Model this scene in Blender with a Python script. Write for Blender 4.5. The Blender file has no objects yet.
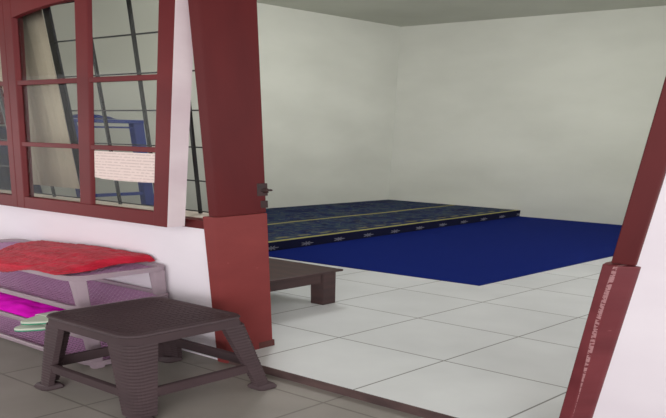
import bpy, bmesh, math, random
from mathutils import Vector, Matrix, noise
random.seed(7)
C = bpy.context.scene.collection
PI = math.pi
# ---------------------------------------------------------------- layout frame
# The house stands on two plan directions: along the facade (x, to the right) and into the room (y).
# They meet at an obtuse angle in this place, so every plan point goes through W().
O0 = Vector((-.616, 1.426, 0.0))
EX = Vector((2.207, -.649, 0.0))
EY = Vector((1.943, .743, 0.0))
EZ = Vector((0, 0, 1.0))
def W(p): return O0 + EX*p[0] + EY*p[1] + EZ*p[2]

# ---------------------------------------------------------------- materials
def lin(c):
    c = c/255.0
    return c/12.92 if c <= .04045 else ((c+.055)/1.055)**2.4
def col(r, g, b): return (lin(r), lin(g), lin(b), 1)
def new_mat(name):
    m = bpy.data.materials.new(name); m.use_nodes = True
    nt = m.node_tree; nt.nodes.clear()
    out = nt.nodes.new('ShaderNodeOutputMaterial'); b = nt.nodes.new('ShaderNodeBsdfPrincipled')
    nt.links.new(b.outputs[0], out.inputs[0])
    return m, nt, b
def noisy(name, c1, c2, scale=6.0, rough=.6, bump=0.0, bscale=60.0, detail=4, stretch=(1,1,1), spec=.5, sheen=0, c3=None, c3amt=.62):
    m, nt, b = new_mat(name); N = nt.nodes; L = nt.links
    tc = N.new('ShaderNodeTexCoord'); mp = N.new('ShaderNodeMapping'); mp.inputs['Scale'].default_value = stretch
    L.new(tc.outputs['UV'], mp.inputs[0])
    n = N.new('ShaderNodeTexNoise'); n.inputs['Scale'].default_value = scale; n.inputs['Detail'].default_value = detail
    L.new(mp.outputs[0], n.inputs[0])
    r = N.new('ShaderNodeValToRGB'); r.color_ramp.elements[0].position = .35; r.color_ramp.elements[1].position = .65
    r.color_ramp.elements[0].color = c1; r.color_ramp.elements[1].color = c2
    L.new(n.outputs['Fac'], r.inputs[0])
    src = r.outputs[0]
    if c3:
        n3 = N.new('ShaderNodeTexNoise'); n3.inputs['Scale'].default_value = 26; n3.inputs['Detail'].default_value = 8
        L.new(tc.outputs['UV'], n3.inputs[0])
        r3 = N.new('ShaderNodeValToRGB'); r3.color_ramp.elements[0].position = c3amt; r3.color_ramp.elements[1].position = c3amt+.04
        L.new(n3.outputs['Fac'], r3.inputs[0])
        mx = N.new('ShaderNodeMixRGB'); L.new(r3.outputs[0], mx.inputs[0]); L.new(src, mx.inputs[1]); mx.inputs[2].default_value = c3
        src = mx.outputs[0]
    L.new(src, b.inputs['Base Color'])
    b.inputs['Roughness'].default_value = rough; b.inputs['Specular IOR Level'].default_value = spec
    if sheen: b.inputs['Sheen Weight'].default_value = sheen
    if bump:
        n2 = N.new('ShaderNodeTexNoise'); n2.inputs['Scale'].default_value = bscale; n2.inputs['Detail'].default_value = 3
        L.new(mp.outputs[0], n2.inputs[0])
        bp = N.new('ShaderNodeBump'); bp.inputs['Strength'].default_value = bump; bp.inputs['Distance'].default_value = .01
        L.new(n2.outputs['Fac'], bp.inputs['Height']); L.new(bp.outputs[0], b.inputs['Normal'])
    return m
def tiles(name, c1, c2, grout, w, h, ox, oy, mortar, rough, spec=.5, nscale=3.0):
    m, nt, b = new_mat(name); N = nt.nodes; L = nt.links
    tc = N.new('ShaderNodeTexCoord'); mp = N.new('ShaderNodeMapping'); mp.inputs['Location'].default_value = (-ox, -oy, 0)
    L.new(tc.outputs['UV'], mp.inputs[0])
    br = N.new('ShaderNodeTexBrick'); br.offset = 0; br.squash = 1
    br.inputs['Scale'].default_value = 1; br.inputs['Brick Width'].default_value = w; br.inputs['Row Height'].default_value = h
    br.inputs['Mortar Size'].default_value = mortar; br.inputs['Mortar Smooth'].default_value = .2; br.inputs['Bias'].default_value = 0
    br.inputs['Color1'].default_value = c1; br.inputs['Color2'].default_value = c2; br.inputs['Mortar'].default_value = grout
    L.new(mp.outputs[0], br.inputs[0])
    n = N.new('ShaderNodeTexNoise'); n.inputs['Scale'].default_value = nscale; n.inputs['Detail'].default_value = 5
    L.new(mp.outputs[0], n.inputs[0])
    r = N.new('ShaderNodeMapRange'); r.inputs[1].default_value = .3; r.inputs[2].default_value = .7; r.inputs[3].default_value = .88; r.inputs[4].default_value = 1.05
    L.new(n.outputs['Fac'], r.inputs[0])
    mx = N.new('ShaderNodeMixRGB'); mx.blend_type = 'MULTIPLY'; mx.inputs[0].default_value = 1
    L.new(br.outputs['Color'], mx.inputs[1]); L.new(r.outputs[0], mx.inputs[2]); L.new(mx.outputs[0], b.inputs['Base Color'])
    b.inputs['Roughness'].default_value = rough; b.inputs['Specular IOR Level'].default_value = spec
    bp = N.new('ShaderNodeBump'); bp.invert = True; bp.inputs['Strength'].default_value = .4; bp.inputs['Distance'].default_value = .002
    L.new(br.outputs['Fac'], bp.inputs['Height']); L.new(bp.outputs[0], b.inputs['Normal'])
    return m
M = {}
M['wall_in'] = noisy('wall_interior_paint', col(204,206,194), col(214,216,204), 1.6, .75, .08, 30, c3=col(196,196,184), c3amt=.74)
M['ceiling'] = noisy('ceiling_paint', col(186,188,174), col(196,198,184), 2, .85)
M['wall_out'] = noisy('wall_exterior_paint', col(232,222,230), col(240,231,238), 2.5, .6, .06, 25)
M['floor_room'] = tiles('white_floor_tile', col(206,207,208), col(211,212,213), col(135,134,132), .281, .299, .055, .283, .0022, .4, .3)
M['floor_porch'] = tiles('porch_floor_tile', col(136,130,124), col(144,137,131), col(116,110,104), .28, .299, .039, -.0615, .0028, .42, .35, 7)
M['riser'] = noisy('dark_riser', col(70,52,52), col(92,70,68), 12, .7)
M['red'] = noisy('red_brown_paint', col(88,25,28), col(98,30,32), 3, .45, .05, 40, stretch=(3,.6,1), spec=.2, c3=col(112,46,46), c3amt=.74)
M['red_base'] = noisy('red_base_paint', col(126,54,54), col(136,60,59), 4, .5, .1, 30, spec=.25, c3=col(184,112,106), c3amt=.70)
M['red_scuffed'] = noisy('scuffed_red_paint', col(100,40,46), col(128,58,64), 4, .45, spec=.25, bump=.15, bscale=30, c3=col(176,110,112), c3amt=.70)
def add_streak(m, x0):
    nt = m.node_tree; N = nt.nodes; L = nt.links; b = [n for n in N if n.type == 'BSDF_PRINCIPLED'][0]
    src = b.inputs['Base Color'].links[0].from_socket
    tc = N.new('ShaderNodeTexCoord'); sp = N.new('ShaderNodeSeparateXYZ'); L.new(tc.outputs['UV'], sp.inputs[0])
    def mt(op, a, c=None):
        n = N.new('ShaderNodeMath'); n.operation = op
        for i, v in enumerate((a, c)):
            if v is None: continue
            if isinstance(v, (int, float)): n.inputs[i].default_value = v
            else: L.new(v, n.inputs[i])
        return n.outputs[0]
    wob = mt('MULTIPLY', mt('SINE', mt('MULTIPLY', sp.outputs[1], 7.0)), .004)
    d = mt('ABSOLUTE', mt('SUBTRACT', mt('SUBTRACT', sp.outputs[0], x0), wob))
    nz = N.new('ShaderNodeTexNoise'); nz.inputs['Scale'].default_value = 130; nz.inputs['Detail'].default_value = 5; L.new(tc.outputs['UV'], nz.inputs[0])
    k = mt('MULTIPLY', mt('LESS_THAN', d, .0034), mt('GREATER_THAN', nz.outputs['Fac'], .46))
    mx = N.new('ShaderNodeMixRGB'); L.new(mt('MULTIPLY', k, .55), mx.inputs[0]); L.new(src, mx.inputs[1]); mx.inputs[2].default_value = col(205,160,162)
    L.new(mx.outputs[0], b.inputs['Base Color'])
add_streak(M['red_scuffed'], .734+.017)
M['red_foot'] = noisy('brown_foot_paint', col(84,44,42), col(104,52,48), 8, .6)
M['red_sash'] = noisy('sash_red_paint', col(98,30,34), col(112,38,41), 3, .45, .04, 40, spec=.2)
M['sash_pale'] = noisy('pale_sash_edge', col(206,186,192), col(220,204,208), 4, .6)
M['ledge'] = noisy('pale_ledge', col(196,184,172), col(212,200,188), 6, .6)
M['iron'] = noisy('black_iron', col(14,16,17), col(24,26,27), 10, .5)
M['iron_blue'] = noisy('dark_blue_iron', col(16,18,28), col(24,28,44), 10, .5)
M['curtain'] = noisy('grey_beige_cloth', col(158,148,132), col(168,158,142), 3, .9, .2, 30)
M['blue_metal'] = noisy('blue_metal', col(34,52,120), col(44,64,138), 5, .4)
M['navy_cloth'] = noisy('navy_cloth', col(14,18,48), col(24,36,84), 9, .9)
M['maroon_cloth'] = noisy('maroon_cloth', col(84,28,32), col(100,36,38), 6, .9)
M['carpet'] = noisy('blue_carpet', col(18,33,104), col(23,40,118), 220, .95, .5, 500, spec=.1)
M['stool'] = noisy('brown_plastic', col(68,54,57), col(78,62,65), 5, .5, .05, 40, spec=.3)
M['rack'] = noisy('mauve_plastic', col(158,138,148), col(170,150,160), 5, .45)
M['rack_mesh'] = noisy('mauve_mesh_plastic', col(186,138,178), col(198,150,190), 5, .5)
M['red_cloth'] = noisy('red_cloth', col(172,24,46), col(200,38,62), 26, .95, .9, 90, stretch=(.5,1.6,1), sheen=.2, spec=.1)
M['magenta'] = noisy('magenta_cloth', col(212,8,184), col(232,22,200), 14, .85, .3, 60, spec=.1)
M['wood'] = noisy('dark_red_wood', col(56,38,39), col(70,46,45), 5, .45, .05, 60, stretch=(1,6,1))
M['sandal_pale'] = noisy('pale_foam', col(196,204,188), col(208,214,198), 8, .8)
M['sandal_green'] = noisy('green_rubber', col(40,138,104), col(56,152,118), 8, .6)
M['latch'] = noisy('dark_latch_metal', col(36,18,20), col(54,24,24), 20, .5)
M['lamp_body'] = noisy('white_lamp_body', col(230,230,230), col(236,236,236), 5, .4)

def glass_mat():
    m = bpy.data.materials.new('window_glass'); m.use_nodes = True
    nt = m.node_tree; N = nt.nodes; L = nt.links; N.clear()
    out = N.new('ShaderNodeOutputMaterial'); mix = N.new('ShaderNodeMixShader')
    t = N.new('ShaderNodeBsdfTransparent'); t.inputs[0].default_value = (.995, 1, .985, 1)
    g = N.new('ShaderNodeBsdfGlossy'); g.inputs['Roughness'].default_value = .02
    f = N.new('ShaderNodeLayerWeight'); f.inputs[0].default_value = .5
    p = N.new('ShaderNodeMath'); p.operation = 'POWER'; p.inputs[1].default_value = 4; L.new(f.outputs['Facing'], p.inputs[0])
    q = N.new('ShaderNodeMapRange'); q.inputs[3].default_value = .01; q.inputs[4].default_value = .16; L.new(p.outputs[0], q.inputs[0])
    L.new(q.outputs[0], mix.inputs[0]); L.new(t.outputs[0], mix.inputs[1]); L.new(g.outputs[0], mix.inputs[2]); L.new(mix.outputs[0], out.inputs[0])
    return m
M['glass'] = glass_mat()
def emit_mat():
    m, nt, b = new_mat('lit_tube'); b.inputs['Emission Color'].default_value = (.97, 1, .95, 1); b.inputs['Emission Strength'].default_value = 6
    return m
M['lit'] = emit_mat()  # glow of the added fill bulbs

def math_node(nt, op, a, b=None):
    n = nt.nodes.new('ShaderNodeMath'); n.operation = op
    for i, v in enumerate((a, b)):
        if v is None: continue
        if isinstance(v, (int, float)): n.inputs[i].default_value = v
        else: nt.links.new(v, n.inputs[i])
    return n.outputs[0]
def paper_mat():
    m, nt, b = new_mat('printed_paper'); N = nt.nodes; L = nt.links
    tc = N.new('ShaderNodeTexCoord'); sp = N.new('ShaderNodeSeparateXYZ'); L.new(tc.outputs['UV'], sp.inputs[0])
    fr = math_node(nt, 'FRACT', math_node(nt, 'MULTIPLY', sp.outputs[1], 66))
    line = math_node(nt, 'LESS_THAN', fr, .42)
    n = N.new('ShaderNodeTexNoise'); n.inputs['Scale'].default_value = 1; n.inputs['Detail'].default_value = 2
    mp = N.new('ShaderNodeMapping'); mp.inputs['Scale'].default_value = (160, 66, 1); L.new(tc.outputs['UV'], mp.inputs[0]); L.new(mp.outputs[0], n.inputs[0])
    k = math_node(nt, 'MULTIPLY', line, math_node(nt, 'GREATER_THAN', n.outputs['Fac'], .44))
    mx = N.new('ShaderNodeMixRGB'); L.new(math_node(nt, 'MULTIPLY', k, .32), mx.inputs[0]); mx.inputs[1].default_value = col(232,212,206); mx.inputs[2].default_value = col(150,118,116)
    L.new(mx.outputs[0], b.inputs['Base Color']); b.inputs['Roughness'].default_value = .8
    return m
M['paper'] = paper_mat()

def mattress_mats():
    # top: navy with green and gold scrollwork; u = x (across), v = y (along)
    m, nt, b = new_mat('mattress_top_fabric'); N = nt.nodes; L = nt.links
    tc = N.new('ShaderNodeTexCoord'); sp = N.new('ShaderNodeSeparateXYZ'); L.new(tc.outputs['UV'], sp.inputs[0])
    u, v = sp.outputs[0], sp.outputs[1]
    n1 = N.new('ShaderNodeTexNoise'); n1.inputs['Scale'].default_value = 4.2; n1.inputs['Detail'].default_value = 5; n1.inputs['Distortion'].default_value = 2.2
    L.new(tc.outputs['UV'], n1.inputs[0])
    r1 = N.new('ShaderNodeValToRGB'); e = r1.color_ramp.elements
    e[0].position = .36; e[0].color = col(22,28,66); e[1].position = .5; e[1].color = col(36,48,86)
    for p, c in ((.56, col(50,66,82)), (.60, col(38,50,80)), (.68, col(24,30,66))):
        x = e.new(p); x.color = c
    L.new(n1.outputs['Fac'], r1.inputs[0])
    n2 = N.new('ShaderNodeTexNoise'); n2.inputs['Scale'].default_value = 9; n2.inputs['Detail'].default_value = 4; n2.inputs['Distortion'].default_value = 1.2
    L.new(tc.outputs['UV'], n2.inputs[0])
    g = math_node(nt, 'LESS_THAN', math_node(nt, 'ABSOLUTE', math_node(nt, 'SUBTRACT', n2.outputs['Fac'], .5)), .022)
    mx = N.new('ShaderNodeMixRGB'); L.new(math_node(nt, 'MULTIPLY', g, .25), mx.inputs[0]); L.new(r1.outputs[0], mx.inputs[1]); mx.inputs[2].default_value = col(120,122,84)
    # slanted gold lines following the long edge
    edge = math_node(nt, 'ADD', math_node(nt, 'MULTIPLY', math_node(nt, 'SUBTRACT', v, 1.14), -.059), -1.042)   # front edge x at v
    d = math_node(nt, 'SUBTRACT', edge, u)
    l1 = math_node(nt, 'LESS_THAN', math_node(nt, 'ABSOLUTE', math_node(nt, 'SUBTRACT', d, .018)), .013)
    l2 = math_node(nt, 'LESS_THAN', math_node(nt, 'ABSOLUTE', math_node(nt, 'SUBTRACT', d, .44)), .014)
    l3 = math_node(nt, 'MULTIPLY', math_node(nt, 'LESS_THAN', math_node(nt, 'ABSOLUTE', math_node(nt, 'SUBTRACT', d, .075)), .012),
                   math_node(nt, 'GREATER_THAN', math_node(nt, 'FRACT', math_node(nt, 'MULTIPLY', v, 7.5)), .45))
    mx2 = N.new('ShaderNodeMixRGB'); L.new(math_node(nt, 'MAXIMUM', l1, math_node(nt, 'MAXIMUM', math_node(nt, 'MULTIPLY', l2, .8), math_node(nt, 'MULTIPLY', l3, .4))), mx2.inputs[0])
    L.new(mx.outputs[0], mx2.inputs[1]); mx2.inputs[2].default_value = col(158,152,92)
    L.new(mx2.outputs[0], b.inputs['Base Color']); b.inputs['Roughness'].default_value = .9; b.inputs['Specular IOR Level'].default_value = .2
    # side: near-black navy with pale shell motifs
    s, nt, b = new_mat('mattress_side_fabric'); N = nt.nodes; L = nt.links
    tc = N.new('ShaderNodeTexCoord'); sp = N.new('ShaderNodeSeparateXYZ'); L.new(tc.outputs['UV'], sp.inputs[0])
    u, v = sp.outputs[0], sp.outputs[1]
    cu = math_node(nt, 'SUBTRACT', math_node(nt, 'FRACT', math_node(nt, 'DIVIDE', math_node(nt, 'SUBTRACT', u, 1.26), .207)), .5)
    cu = math_node(nt, 'MULTIPLY', cu, .207)
    cv = math_node(nt, 'SUBTRACT', v, .045)
    ang = math_node(nt, 'ARCTAN2', cv, cu)
    rad = math_node(nt, 'SQRT', math_node(nt, 'ADD', math_node(nt, 'MULTIPLY', cu, cu), math_node(nt, 'MULTIPLY', math_node(nt, 'MULTIPLY', cv, cv), 2.6)))
    lobe = math_node(nt, 'ADD', .028, math_node(nt, 'MULTIPLY', math_node(nt, 'COSINE', math_node(nt, 'MULTIPLY', ang, 7)), .013))
    k = math_node(nt, 'LESS_THAN', rad, lobe)
    mx = N.new('ShaderNodeMixRGB'); L.new(math_node(nt, 'MULTIPLY', k, .55), mx.inputs[0]); mx.inputs[1].default_value = col(20,22,50); mx.inputs[2].default_value = col(150,150,160)
    L.new(mx.outputs[0], b.inputs['Base Color']); b.inputs['Roughness'].default_value = .9; b.inputs['Specular IOR Level'].default_value = .2
    return m, s
M['matt_top'], M['matt_side'] = mattress_mats()

# ---------------------------------------------------------------- mesh building (plan frame in, world out)
class MB:
    def __init__(s): s.bm = bmesh.new()
    def face(s, pts, mi=0):
        f = s.bm.faces.new([s.bm.verts.new(p) for p in pts]); f.material_index = mi; return f
    def loft(s, rings, cap=True, mi=0, closed=True):
        vs = [[s.bm.verts.new(p) for p in r] for r in rings]
        n = len(vs[0])
        for a, b in zip(vs, vs[1:]):
            for i in range(n if closed else n-1):
                f = s.bm.faces.new((a[i], a[(i+1) % n], b[(i+1) % n], b[i])); f.material_index = mi
        if cap:
            s.bm.faces.new(list(reversed(vs[0]))).material_index = mi
            s.bm.faces.new(vs[-1]).material_index = mi
        return vs
    def box(s, x0, x1, y0, y1, z0, z1, bev=0, seg=2, mi=0):
        t = MB() if bev else s
        t.loft([[(x0,y0,z), (x1,y0,z), (x1,y1,z), (x0,y1,z)] for z in (z0, z1)], mi=mi)
        if bev:
            bmesh.ops.bevel(t.bm, geom=t.bm.edges[:], offset=bev, segments=seg, affect='EDGES', profile=.5)
            s.join(t)
        return s
    def prism(s, poly, z0, z1, bev=0, mi=0, seg=2):
        t = MB() if bev else s
        t.loft([[(x, y, z) for x, y in poly] for z in (z0, z1)], mi=mi)
        if bev:
            bmesh.ops.bevel(t.bm, geom=t.bm.edges[:], offset=bev, segments=seg, affect='EDGES', profile=.5); s.join(t)
        return s
    def tube(s, pts, r, n=8, closed=False, flat=1.0):
        pts = [Vector(p) for p in pts]; rings = []
        for i, p in enumerate(pts):
            if closed: d = pts[(i+1) % len(pts)] - pts[i-1]
            else: d = pts[min(i+1, len(pts)-1)] - pts[max(i-1, 0)]
            d.normalize(); up = Vector((0,0,1)) if abs(d.z) < .9 else Vector((1,0,0))
            a = d.cross(up).normalized(); b = a.cross(d).normalized()
            rings.append([tuple(p + a*math.cos(2*PI*k/n)*r + b*math.sin(2*PI*k/n)*r*flat) for k in range(n)])
        if closed: rings.append(rings[0]); s.loft(rings, cap=False); bmesh.ops.remove_doubles(s.bm, verts=s.bm.verts[:], dist=1e-6)
        else: s.loft(rings)
        return s
    def join(s, o):
        me = bpy.data.meshes.new('t'); o.bm.to_mesh(me); s.bm.from_mesh(me); bpy.data.meshes.remove(me); o.bm.free()
    def build(s, name, mats, parent=None, origin=None, smooth=False, fn=None, uv=None):
        bm = s.bm
        bmesh.ops.recalc_face_normals(bm, faces=bm.faces[:])
        if fn:
            for v in bm.verts: v.co = Vector(fn(v.co))
        bm.normal_update()
        lay = bm.loops.layers.uv.new('UVMap')
        for f in bm.faces:
            n = f.normal; ax = max(range(3), key=lambda k: abs(n[k]))
            for l in f.loops:
                c = l.vert.co
                l[lay].uv = (c.y, c.z) if ax == 0 else (c.x, c.z) if ax == 1 else (c.x, c.y)
            f.smooth = smooth
        if origin is None:
            if parent is not None: origin = parent['_o'][:]
            else:
                xs = [v.co.x for v in bm.verts]; ys = [v.co.y for v in bm.verts]; zs = [v.co.z for v in bm.verts]
                origin = ((min(xs)+max(xs))/2, (min(ys)+max(ys))/2, min(zs))
        wo = W(origin)
        for v in bm.verts: v.co = W(v.co) - wo
        me = bpy.data.meshes.new(name); bm.to_mesh(me); bm.free()
        for m in (mats if isinstance(mats, (list, tuple)) else [mats]): me.materials.append(m)
        o = bpy.data.objects.new(name, me); C.objects.link(o)
        if parent is None: o.location = wo
        else:
            o.parent = parent; o.location = wo - W(parent['_o'][:])
        o['_o'] = [float(t) for t in origin]
        return o
def empty(name, at):
    o = bpy.data.objects.new(name, None); C.objects.link(o); o.location = W(at); o['_o'] = [float(t) for t in at]; o.empty_display_size = .1
    return o
def tag(o, label=None, cat=None, group=None, kind=None):
    if label: o['label'] = label
    if cat: o['category'] = cat
    if group: o['group'] = group
    if kind: o['kind'] = kind
    return o
def struct(o, label=None): return tag(o, label, kind='structure')
def rrect(x0, x1, y0, y1, r, n=5):
    pts = []
    for cx, cy, a in ((x1-r, y1-r, 0), (x0+r, y1-r, PI/2), (x0+r, y0+r, PI), (x1-r, y0+r, 1.5*PI)):
        for k in range(n+1):
            t = a + PI/2*k/n; pts.append((cx+r*math.cos(t), cy+r*math.sin(t)))
    return pts

# ---------------------------------------------------------------- the setting
XL, XR, YB, ZC, ZP = -2.114, 2.2, 3.25, 2.955, -.05
TW = .125                                    # facade thickness
b = MB(); b.box(XL-.12, XR+.12, 0, YB+.12, -.04, 0); struct(b.build('floor', M['floor_room']), 'white square floor tiles of the room')
b = MB(); b.box(-3.2, 3.4, -2.6, .0, ZP-.08, ZP); struct(b.build('floor_porch', M['floor_porch']), 'dull grey-beige tiles of the porch floor')
b = MB(); b.box(.008, .73, -.004, .0, ZP, -.001); struct(b.build('trim_1', M['riser']), 'thin dark riser under the doorway edge')
b = MB(); b.box(XL-.12, XR+.12, TW, YB+.12, ZC, ZC+.1); struct(b.build('ceiling', M['ceiling']), 'plain grey-green ceiling of the room')
b = MB(); b.box(XL-.12, XR+.12, YB, YB+.12, 0, ZC); struct(b.build('wall_back', M['wall_in']), 'plain pale wall at the back of the room')
b = MB(); b.box(XL-.12, XL, TW, YB, 0, ZC); struct(b.build('wall_left', M['wall_in']), 'plain pale wall the mattress lies along')
b = MB(); b.box(XR, XR+.12, TW, YB, 0, ZC); struct(b.build('wall_right', M['wall_in']), 'far right wall of the room')
# facade: white wall with a window opening and a doorway
WX0, WX1, WZ0, WZ1 = -1.06, -.0145, .79, 2.02
DX0, DX1, DZ1 = .008, .734, 2.12
b = MB()
b.box(-3.2, WX1, 0, TW, ZP, WZ0)             # below window
b.box(-3.2, WX0, 0, TW, WZ0, ZC)
b.box(WX0, WX1, 0, TW, WZ1, ZC)
b.box(WX1, DX1+.03, 0, TW, DZ1+.04, ZC)
b.box(DX1+.03, 3.2, 0, TW, ZP, ZC)
struct(b.build('wall_front', M['wall_out']), 'pinkish white outside wall around window and doorway')
b = MB(); b.box(-3.2, 3.2, -2.2, 0, 2.75, 2.85); struct(b.build('ceiling_porch', M['ceiling']), 'porch ceiling')

# door frame
door = struct(empty('door_1', (DX0, 0, 0)), 'red-brown door frame of the open doorway')
JZ = .866
def post(name, poly, z0, z1, mat, parent, bev=.0025, label=None):
    b = MB(); b.prism(poly, z0, z1, bev=bev); o = b.build(name, mat, parent)
    if label: o['label'] = label
    return o
post('door_jamb', [(-.012,-.003), (DX0+.004,-.003), (DX0+.005,.001), (.001,TW+.003), (-.014,TW+.003)], JZ, DZ1+.04, M['red'], door)
post('jamb_base', [(-.022,-.010), (DX0-.001,-.009), (DX0+.001,.0), (.003,TW+.004), (-.022,TW+.004)], ZP+.001, JZ-.002, M['red_base'], door, .004, 'lighter, scuffed lower part of the left jamb')
b = MB(); b.box(-.02, .006, .085, TW+.006, .0005, .045, bev=.002); o = b.build('jamb_foot', M['red_foot'], door); o['label'] = 'dark brown foot of the left jamb'
post('door_jamb', [(DX1,0), (DX1,-.004), (DX1+.031,-.006), (DX1+.031,TW), (DX1,TW)], JZ, DZ1+.04, M['red'], door)
post('jamb_base', [(DX1-.008,0), (DX1-.006,-.014), (DX1+.016,-.026), (DX1+.036,-.006), (DX1+.037,-.001), (DX1+.037,TW), (DX1-.008,TW)], ZP+.001, JZ-.002, M['red_scuffed'], door, .003, 'scuffed lower part of the right jamb')
b = MB(); b.box(-.022, DX1+.031, -.006, TW, DZ1, DZ1+.045, bev=.003); b.build('door_header', M['red'], door)
JX = .003
# latch hardware on the reveal of the left jamb
b = MB(); b.box(JX-.003, JX+.0025, .104, TW+.004, .962, 1.03, bev=.001)
b.build('strike_plate', M['latch'], door)
b = MB(); b.tube([(JX+.003, TW-.003, .978), (JX+.003, TW-.003, 1.002)], .006, 10); b.tube([(JX+.002, .112, .992), (JX+.004, TW+.010, .992)], .006, 8)
b.build('latch_keeper', M['latch'], door, smooth=True)
b = MB(); b.box(JX-.001, JX+.0025, .112, TW+.0035, .895, .935, bev=.001); b.build('strike_plate', M['latch'], door)

# window
win = struct(empty('window_1', (-.5, 0, WZ0)), 'red-framed arched window standing ajar beside the doorway')
b = MB(); b.box(WX0, WX1, -.004, .03, WZ0, .836, bev=.002); b.box(WX0, WX1, -.004, TW, WZ1-.035, WZ1, bev=.002)
b.build('window_frame', M['red'], win)
b = MB(); b.box(WX0, WX1, .031, TW+.015, WZ0, .83, bev=.003); o = b.build('window_sill', M['ledge'], win); o['label'] = 'pale inner sill'
GY = .1
xs = [-.022-.001]
for i, x in enumerate([-.158, -.292, -.426, -.556, -.69, -.825, -.96]):
    b = MB(); t = .003; w = .010 if i == 3 else t
    b.box(x-w, x+w, GY-t, GY+t, .83, WZ1-.035)
    b.build('grille_bar', M['iron_blue'] if i == 3 else M['iron'], win)
for z in (.845, 1.023, 1.208, 1.398, 1.588, 1.775, 1.96):
    b = MB(); b.box(WX0, WX1, GY-.007, GY-.0045, z-.0035, z+.0035); b.build('grille_bar', M['iron'], win)

def tilt(p):                                   # sash hangs from the top, its foot pushed out
    x, y, z = p; return (x, y - .073 + (z-.808)*.07, z)
def arch(x, xc, half, rise, z0): t = (x-xc)/half; return z0 + rise*(1-t*t)
def make_sash(x0, x1, xm0, xm1, sl, sr, pale=True):
    # x0..x1 outer, xm0..xm1 mullion, sl/sr stile widths
    s = empty('sash', ((x0+x1)/2, 0, .81)); s.parent = win; s.location = W(s['_o'][:]) - W(win['_o'][:])
    TH = .040; zb, zt = .81, 1.965
    b = MB()
    a0, a1 = x0+sl, x1-sr; xc = (a0+a1)/2; half = (a1-a0)/2
    b.box(x0, a0, 0, .0135, zb, zt, bev=.002); b.box(a1, x1-.0012, 0, TH-.001, zb, zt, bev=.002)
    b.box(a0-.001, a1+.001, .001, .022, zb, .883, bev=.002)
    n = 24
    ring = [(a0-.001, zt)] + [(a0-.001+(a1-a0+.002)*k/n, arch(a0+(a1-a0)*k/n, xc, half, .046, 1.869)) for k in range(n+1)] + [(a1+.001, zt)]
    b.loft([[(x, y, z) for x, z in ring] for y in (.001, .0135)])
    b.build('sash_frame', M['red_sash'], s, fn=tilt)
    b = MB(); b.box(x1-.0012, x1, .001, TH-.001, zb+.001, zt-.001); o = b.build('sash_edge', M['sash_pale' if pale else 'red_sash'], s, fn=tilt)
    if pale: o['label'] = 'pale side edge of the sash'
    b = MB(); b.box(xm0, xm1, .002, .0135, .882, 1.914, bev=.003); b.build('mullion', M['red_sash'], s, fn=tilt)
    for z in (1.538, 1.199):
        b = MB(); b.box(a0-.001, xm0, .003, .0135, z-.0125, z+.0125, bev=.002); b.box(xm1, a1+.001, .003, .0135, z-.0125, z+.0125, bev=.002)
        b.build('muntin', M['red_sash'], s, fn=tilt)
    for p0, p1 in ((a0, xm0), (xm1, a1)):
        for q0, q1 in ((.883, 1.1865), (1.2115, 1.5255), (1.5505, 1.9)):
            b = MB()
            if q1 > 1.8:
                pr = [(p0, q0), (p1, q0)] + [(p1+(p0-p1)*k/8, arch(p1+(p0-p1)*k/8, xc, half, .046, 1.869)) for k in range(9)]
                b.loft([[(x, y, z) for x, z in pr] for y in (.014, .017)])
            else: b.box(p0, p1, .014, .017, q0, q1)
            b.build('glass_pane', M['glass'], s, fn=tilt)
    return s
make_sash(-.550, -.043, -.318, -.279, .027, .041)
make_sash(-1.052, -.5505, -.821, -.781, .034, .024, False)
# printed paper taped on the glass
def paper():
    bb = MB(); n = 14; top = []; bot = []
    for k in range(n+1):
        t = k/n; x = -.275+.184*t
        top.append((x, t)); bot.append((x, t))
    rings = []
    for k in range(n+1):
        t = k/n; x = -.275+.184*t; y = .0085 - .0015*abs(math.sin(3*t))
        zb = 1.033 + .012*(1-t)*0 - .004*math.sin(t*PI) + (.004 if t < .1 else 0)
        rings.append([(x, y, zb), (x, y, 1.180), (x, y+.0006, 1.180), (x, y+.0006, zb)])
    bb.loft(rings); return bb
tag(paper().build('paper_notice', M['paper'], fn=tilt), 'pale printed paper notice stuck on the right window pane', 'notice')

# ---------------------------------------------------------------- things inside, behind the grille
def panel():
    bb = MB(); n = 60; rings = []
    for k in range(n+1):
        x = -.508 - .215*k/n; y = .058 + .0025*math.sin(k*.7) + .001*math.sin(k*1.9)
        rings.append([(x, y, .92), (x, y, 1.95), (x, y+.002, 1.95), (x, y+.002, .92)])
    bb.loft(rings); return bb
cu = empty('curtain', (-.6, .058, 1.95))  # plain grey-beige tone behind the left glass, built as a thin upright sheet
tag(cu, 'plain grey-beige curtain hanging behind the left half of the window', 'curtain')
panel().build('curtain_cloth', M['curtain'], cu, smooth=True)
b = MB(); b.tube([(-1.04, .059, 1.957), (-.04, .059, 1.957)], .006, 8)
b.build('curtain_rod', M['iron'], cu, smooth=True)

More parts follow.
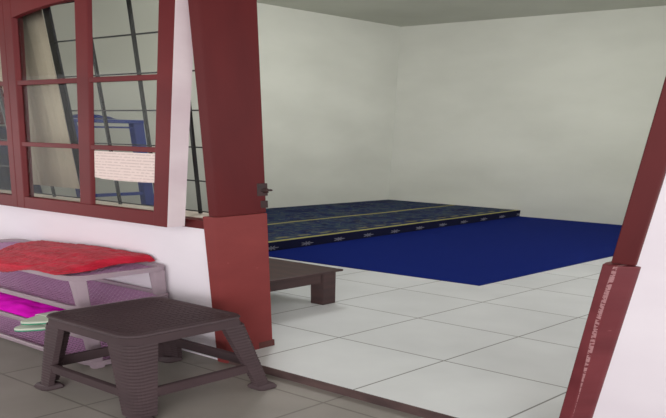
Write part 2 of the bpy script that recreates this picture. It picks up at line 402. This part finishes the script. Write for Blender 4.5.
rk = empty('metal_frame', (-1.613, .9, 0))
tag(rk, 'narrow blue metal frame standing inside the room, seen through the window', 'metal frame')
for y in (.735, 1.015):
    b = MB(); b.box(-1.63, -1.595, y, y+.045, .03, 1.352, bev=.003); b.build('frame_post', M['blue_metal'], rk)
    b = MB(); b.box(-1.76, -1.47, y, y+.045, 0.0005, .03, bev=.003); b.build('frame_foot', M['blue_metal'], rk)
b = MB(); b.box(-1.65, -1.58, .725, 1.068, 1.352, 1.388, bev=.003); b.build('frame_top', M['blue_metal'], rk)
for z0, z1 in ((1.30, 1.318), (.565, .6)):
    b = MB(); b.box(-1.622, -1.602, .78, 1.015, z0, z1, bev=.003); b.build('frame_rail', M['blue_metal'], rk)
def bundle():
    bb = MB(); n = 16; rings = []
    for k in range(n+1):
        t = k/n; y = .75+.2*t; hgt = .045*math.sin(PI*min(1, t*1.05+.02))**.6 + .004*math.sin(k*2.1)
        rings.append([(-1.615+.035*math.cos(a*2*PI/12), y, 1.39+max(.003, hgt*(.5+.5*math.sin(a*2*PI/12)))) for a in range(12)])
    bb.loft(rings); return bb
tag(bundle().build('folded_cloth', M['blue_metal'], smooth=True), 'small blue folded cloth lying on top of the blue metal frame', 'cloth')
def hung_sheet(y0, y1, z0, z1):
    bb = MB(); rings = []
    for k in range(31):
        y = y0+(y1-y0)*k/30; x = XL+.022 + .006*math.sin(k*.9) + .003*math.sin(k*2.3)
        rings.append([(x-.008, y, z0), (x, y, z0+.004*math.sin(k)), (x-.002, y, z1), (x-.008, y, z1)])
    bb.loft(rings); return bb
tag(hung_sheet(.36, .86, .3, 1.30).build('navy_sheet', M['navy_cloth']), 'dark navy sheet hung on the room wall, behind the lower panes at the very left', 'sheet')
tag(hung_sheet(.36, .86, 1.32, 2.15).build('maroon_sheet', M['maroon_cloth']), 'dark maroon sheet hung on the room wall, behind the upper panes at the very left', 'sheet')

# mattress
def mattress():
    fx = lambda y: -1.042 - .059*(y-1.14)
    t = MB(); y0, y1, z0, z1 = 1.115, 3.235, .0085, .112
    t.loft([[(-2.105, y0, z), (fx(y0), y0, z), (fx(y1), y1, z), (-2.105, y1, z)] for z in (z0, z1)])
    bmesh.ops.subdivide_edges(t.bm, edges=t.bm.edges[:], cuts=14, use_grid_fill=True)
    t.bm.normal_update()
    for v in t.bm.verts:
        if v.co.z > z1-.001:
            d = min(fx(v.co.y)-v.co.x, v.co.y-y0, y1-v.co.y, v.co.x+2.105)
            v.co.z += .006*noise.noise(Vector((v.co.x*5, v.co.y*3, 0)))*min(1, d*8)
    for f in t.bm.faces: f.material_index = 0 if f.normal.z > .5 else 1
    return t
mt = mattress()
tag(mt.build('mattress', [M['matt_top'], M['matt_side']]), 'thin navy patterned mattress with gold edging lying in the back corner', 'mattress')
b = MB(); b.prism([(-2.10, 1.0), (-1.0, 1.055), (-.091, 1.098), (-.099, 3.238), (-2.10, 3.238)], .0005, .008)
tag(b.build('floor_mat', M['carpet']), 'plain deep blue floor mat spread on the white tiles', 'mat')

# low table
tb = empty('low_table', (-.62, .4, 0))
tag(tb, 'low dark reddish wooden table standing just inside the doorway', 'table')
TX0, TX1, TY0, TY1, TZ = -1.0, -.208, .17, .600, .288
b = MB(); b.box(TX0, TX1, TY0, TY1, TZ-.016, TZ, bev=.003); b.build('tabletop', M['wood'], tb)
for x in (TX0+.008, TX1-.008-.046):
    for y in (TY0+.02, TY1-.02-.05):
        b = MB(); b.box(x, x+.046, y, y+.05, .0005, TZ-.016, bev=.003); b.build('leg', M['wood'], tb)
for y in (TY0+.03, TY1-.03-.018):
    b = MB(); b.box(TX0+.055, TX1-.055, y, y+.018, TZ-.1, TZ-.016, bev=.001); b.build('apron', M['wood'], tb)
for x in (TX0+.016, TX1-.034):
    b = MB(); b.box(x, x+.018, TY0+.071, TY1-.071, TZ-.1, TZ-.016, bev=.001); b.build('apron', M['wood'], tb)

# ---------------------------------------------------------------- stool
def make_stool():
    cx, cy, zt = .037, -.207, .401
    A, B = .125, .158                           # half sizes of seat and of foot square
    st = empty('plastic_stool', (cx, cy, ZP))
    tag(st, 'dark brown woven-look plastic stool standing on the porch floor', 'stool')
    def half(z): return A-.004 + (B-A)*(zt-z)/(zt-ZP)
    # seat: rounded slab with a rim and a short skirt
    b = MB()
    def rr(h_, r, z): return [(cx+x, cy+y, z) for x, y in rrect(-h_, h_, -h_, h_, r, 6)]
    b.loft([rr(half(.345), .030, .345), rr(half(.385), .030, .385), rr(A, .032, .392), rr(A-.002, .032, zt-.002), rr(A-.007, .03, zt), rr(A-.014, .026, zt-.0005), rr(A-.017, .024, zt-.003)])
    b.build('seat', M['stool'], st)
    # woven straps on the seat
    n = 15; w = (2*(A-.02))/n; b = MB()
    for i in range(n):
        for j in range(n):
            x = cx-(A-.02)+i*w; y = cy-(A-.02)+j*w; u = (i+j) % 2
            b.box(x+.0006+(0 if u else w*.15), x+w-.0006-(0 if u else w*.15), y+.0006+(w*.15 if u else 0), y+w-.0006-(w*.15 if u else 0), zt-.004, zt-.0014-(0 if u else .0003))
    b.build('seat_weave', M['stool'], st)
    # legs: L-shaped, ribbed
    for sx, sy in ((-1,-1), (1,-1), (1,1), (-1,1)):
        b = MB(); rings = []; nr = 44
        z_lo, z_hi = ZP+.03, .350
        for k in range(nr+1):
            z = z_hi + (z_lo-z_hi)*k/nr
            hh = half(z) + (.0009 if k % 2 else 0)
            L_ = .056 - .016*(z_hi-z)/(z_hi-z_lo); th = .012; r = .022
            prof = []
            for q in range(6):
                a = PI/2*q/5; prof.append((hh-r+r*math.cos(a), hh-r+r*math.sin(a)))
            ring = [(hh, hh-L_)] + prof + [(hh-L_, hh), (hh-L_, hh-th)] + [(hh-r*1.0, hh-th), (hh-th, hh-r*1.0)] + [(hh-th, hh-L_)]
            rings.append([(cx+sx*x, cy+sy*y, z) for x, y in ring])
        b.loft(rings); b.build('leg', M['stool'], st)
        leg = [o for o in st.children if o.name.startswith('leg')][-1]
    legs = [o for o in C.objects if o.parent == st and o.name.startswith('leg')]
    for leg, (sx, sy) in zip(legs, ((-1,-1), (1,-1), (1,1), (-1,1))):
        b = MB(); hh = half(ZP)+.004
        def sq(e, z): return [(cx+sx*x, cy+sy*y, z) for x, y in rrect(hh-.042-e, hh+e, hh-.042-e, hh+e, .012, 3)]
        b.loft([sq(.001, ZP+.0005), sq(.002, ZP+.01), sq(-.002, ZP+.026), sq(-.006, ZP+.032)])
        b.build('foot', M['stool'], leg)
    # stretchers
    z0, z1 = .070, .124
    for k in range(4):
        b = MB(); hh = half(.09); e = hh-.042
        rings = []
        for z, t0, t1 in ((z0, .013, .001), (z1, .011, -.001)):
            p = [(-e, hh-t0), (e, hh-t0), (e, hh-t1-.001), (-e, hh-t1-.001)]
            for _ in range(k): p = [(-y, x) for x, y in p]
            rings.append([(cx+x, cy+y, z) for x, y in p])
        b.loft(rings); bmesh.ops.bevel(b.bm, geom=b.bm.edges[:], offset=.002, segments=2, affect='EDGES'); b.build('stretcher', M['stool'], st)
    # side skirts between the legs under the seat
    return st
make_stool()

# ---------------------------------------------------------------- shoe rack
RX0, RX1, RY0, RY1 = -.72, -.138, -.226, -.006
tiers = (.527, .345, .168, -.015)
def make_rack():
    s = empty('shoe_rack', ((RX0+RX1)/2, (RY0+RY1)/2, ZP))
    tag(s, 'four-tier mauve plastic shoe rack against the white wall', 'shoe rack')
    for z in tiers:
        b = MB()
        def rg(e, zz, r=.035): return [(x, y, zz) for x, y in rrect(RX0-e, RX1+e, RY0-e, RY1+min(e, .004), r, 6)]
        # rim: an outer lip, a top edge and an inner wall
        b.loft([rg(-.010, z-.012), rg(.0, z-.014), rg(.002, z+.010), rg(-.002, z+.014), rg(-.008, z+.012), rg(-.012, z-.010), rg(-.010, z-.012)], cap=False)
        bmesh.ops.remove_doubles(b.bm, verts=b.bm.verts[:], dist=1e-6)
        tray = b.build('tray', M['rack'], s)
        b = MB()
        x = RX0+.016
        while x < RX1-.014: b.box(x, x+.0035, RY0+.011, RY1-.011, z-.009, z-.005); x += .0115
        y = RY0+.018
        while y < RY1-.014: b.box(RX0+.011, RX1-.011, y, y+.0045, z-.007, z-.003); y += .0105
        b.build('tray_mesh', M['rack_mesh'], tray)
    zz = [ZP+.0005] + [t for t in reversed(tiers)]
    for lo, hi in zip(zz, zz[1:]):
        for x in (RX0+.012, RX1-.026):
            for y in (RY0+.008, RY1-.036):
                b = MB()
                z0 = lo+.0125 if lo > ZP+.01 else lo
                b.loft([[(px, py, z0) for px, py in rrect(x, x+.018, y, y+.026, .006, 3)], [(px, py, hi-.013) for px, py in rrect(x-.002, x+.020, y-.001, y+.028, .006, 3)]])
                b.build('post', M['rack'], s)
    return s
make_rack()

def cloth(poly_fn, nx, ny, name, mat, thick, label, cat):
    b = MB(); top = [[poly_fn(i/nx, j/ny) for i in range(nx+1)] for j in range(ny+1)]
    vt = [[b.bm.verts.new(p) for p in r] for r in top]
    vb = [[b.bm.verts.new((p[0], p[1], p[2]-thick)) for p in r] for r in top]
    for j in range(ny):
        for i in range(nx):
            b.bm.faces.new((vt[j][i], vt[j][i+1], vt[j+1][i+1], vt[j+1][i])); b.bm.faces.new((vb[j][i], vb[j+1][i], vb[j+1][i+1], vb[j][i+1]))
    for i in range(nx):
        b.bm.faces.new((vt[0][i], vb[0][i], vb[0][i+1], vt[0][i+1])); b.bm.faces.new((vt[ny][i], vt[ny][i+1], vb[ny][i+1], vb[ny][i]))
    for j in range(ny):
        b.bm.faces.new((vt[j][0], vt[j+1][0], vb[j+1][0], vb[j][0])); b.bm.faces.new((vt[j][nx], vb[j][nx], vb[j+1][nx], vt[j+1][nx]))
    return tag(b.build(name, mat, smooth=True), label, cat)
def sm(t): t = max(0, min(1, t)); return t*t*(3-2*t)
def red_fn(s, t):      # s along x left to right, t front to back
    xl = -.50 - .10*t; xr = -.182 + .004*t
    x = xl + (xr-xl)*s + .005*math.sin(t*9)
    y = -.232 + .220*t + .03*sm((.25-s)*4)*sm(1-t)
    z = .549 + .042*sm(t*1.2)*(.35+.65*sm(s*1.6)) + .010*math.sin(PI*t)
    z += .004*noise.noise(Vector((s*14, t*9, 0))) + .003*noise.noise(Vector((s*40, t*22, 3)))
    if s > .94: z -= .030*((s-.94)/.06)**2
    z = max(z, .5475)
    if t < .12:
        u = 1-t/.12; w_ = sm((.78-s)*2.6); y = min(y, -.237*w_ + y*(1-w_)) - .003*u*w_; z -= .052*u*w_
    return (x, y, z)
cloth(red_fn, 90, 50, 'red_cloth', M['red_cloth'], .006, 'rumpled bright red cloth on the top tier of the rack', 'cloth')
def mag_fn(s, t):
    x = -.66 + .335*s - .07*t*s
    y = -.215 + .125*t
    z = .178 + .034*math.sin(PI*min(1, max(0, t)))**.7*(1-.5*sm(s*2-1)) + .006*noise.noise(Vector((s*9, t*5, 5))) + .004*math.sin(s*19+t*5)*math.sin(PI*t)
    return (x, y, max(z, .178))
cloth(mag_fn, 60, 26, 'magenta_cloth', M['magenta'], .005, 'bright magenta folded cloth on the third tier of the rack', 'cloth')

def make_sandal(ox, oy, oz, label):
    s = empty('sandal', (ox, oy, oz)); tag(s, label, 'sandal', 'pale sandals on the rack')
    def outline(e, z):
        pts = []
        for k in range(28):
            a = 2*PI*k/28; c = math.cos(a); w = .038*(1+.15*c)*(1-.12*math.cos(2*a))
            pts.append((ox + (w+e)*math.sin(a), oy + (.1+e)*c, z))
        return pts
    b = MB(); b.loft([outline(-.002, oz), outline(0, oz+.003), outline(0, oz+.009)]); b.build('sole', M['sandal_green'], s)
    b = MB(); b.loft([outline(-.0005, oz+.0092), outline(-.0005, oz+.018), outline(-.003, oz+.02)]); b.build('footbed', M['sandal_pale'], s)
    b = MB(); rings = []
    for k in range(13):
        a = PI*k/12; x = ox+.034*math.cos(a); z = oz+.019+.016*math.sin(a)
        rings.append([(x, oy-.05, z), (x, oy-.01, z+.004), (x, oy-.01, z+.0065), (x, oy-.05, z+.0025)])
    b.loft(rings); b.build('strap', M['sandal_pale'], s)
    return s
make_sandal(-.262, -.20, .1835, 'pale sandal with a green sole on the rack, under its mate')
make_sandal(-.252, -.188, .2265, 'pale sandal with a green sole on the rack, lying on top of its mate')

# ---------------------------------------------------------------- pendant bulb added out of view to brighten the room
def fill(LX, LY, LZ, energy, label):  # unseen fill light, added to even out the room's brightness
    fill_lamp = empty('pendant_lamp', (LX, LY, ZC-.001))
    tag(fill_lamp, label, 'lamp')
    b = MB(); b.tube([(LX, LY, ZC-.03), (LX, LY, ZC-.001)], .03, 16); b.build('ceiling_rose', M['lamp_body'], fill_lamp, smooth=True)
    b = MB(); b.tube([(LX, LY, LZ+.10), (LX, LY, ZC-.03)], .003, 8); b.tube([(LX, LY, LZ+.055), (LX, LY, LZ+.10)], .014, 12); b.build('cord', M['lamp_body'], fill_lamp, smooth=True)
    b = MB(); b.loft([[(LX+.0133*rr_*math.cos(2*PI*k/16), LY+.0133*rr_*math.sin(2*PI*k/16), LZ+z_) for k in range(16)] for rr_, z_ in ((.4,-.041), (1.6,-.036), (2.6,-.02), (3,0), (2.6,.02), (1.6,.04), (1,.055))]); b.build('bulb', M['lit'], fill_lamp, smooth=True)
    l = bpy.data.lights.new('bulb_light', 'POINT'); l.energy = energy; l.shadow_soft_size = .2; l.color = (1.0, 1.0, 1.0)
    lo = bpy.data.objects.new('bulb_light', l); C.objects.link(lo); lo.location = W((LX, LY, LZ-.16))
fill(-.70, .95, 2.55, 46, 'white pendant bulb hanging above the low table, out of the photo')
fill(.86, 1.0, 2.55, 80, 'white pendant bulb hanging in the right half of the room, out of the photo')

# ---------------------------------------------------------------- daylight
w = bpy.data.worlds.new('sky'); bpy.context.scene.world = w; w.use_nodes = True
bg = w.node_tree.nodes['Background']; bg.inputs[0].default_value = (1.0, .985, .99, 1); bg.inputs[1].default_value = 1.85

# ---------------------------------------------------------------- camera
cam = bpy.data.cameras.new('camera'); co = bpy.data.objects.new('camera', cam); C.objects.link(co)
f = 287.0
cam.sensor_fit = 'HORIZONTAL'; cam.sensor_width = 36; cam.lens = 36*f/666; cam.clip_start = .02; cam.clip_end = 200
down = Vector((-20, -1073, -f)).normalized(); up = -down
fw = Vector((0, 0, -1)); fw = (fw - up*fw.dot(up)).normalized(); rt = fw.cross(up)
R = Matrix((rt, fw, up))
co.matrix_world = Matrix.Translation((0, 0, 1.3)) @ R.to_4x4()
bpy.context.scene.camera = co
for o in C.objects:
    if '_o' in o: del o['_o']
sc = bpy.context.scene
sc.view_settings.view_transform = 'Standard'; sc.view_settings.look = 'None'; sc.view_settings.gamma = 1; sc.view_settings.exposure = 0
sc.view_settings.use_curve_mapping = False
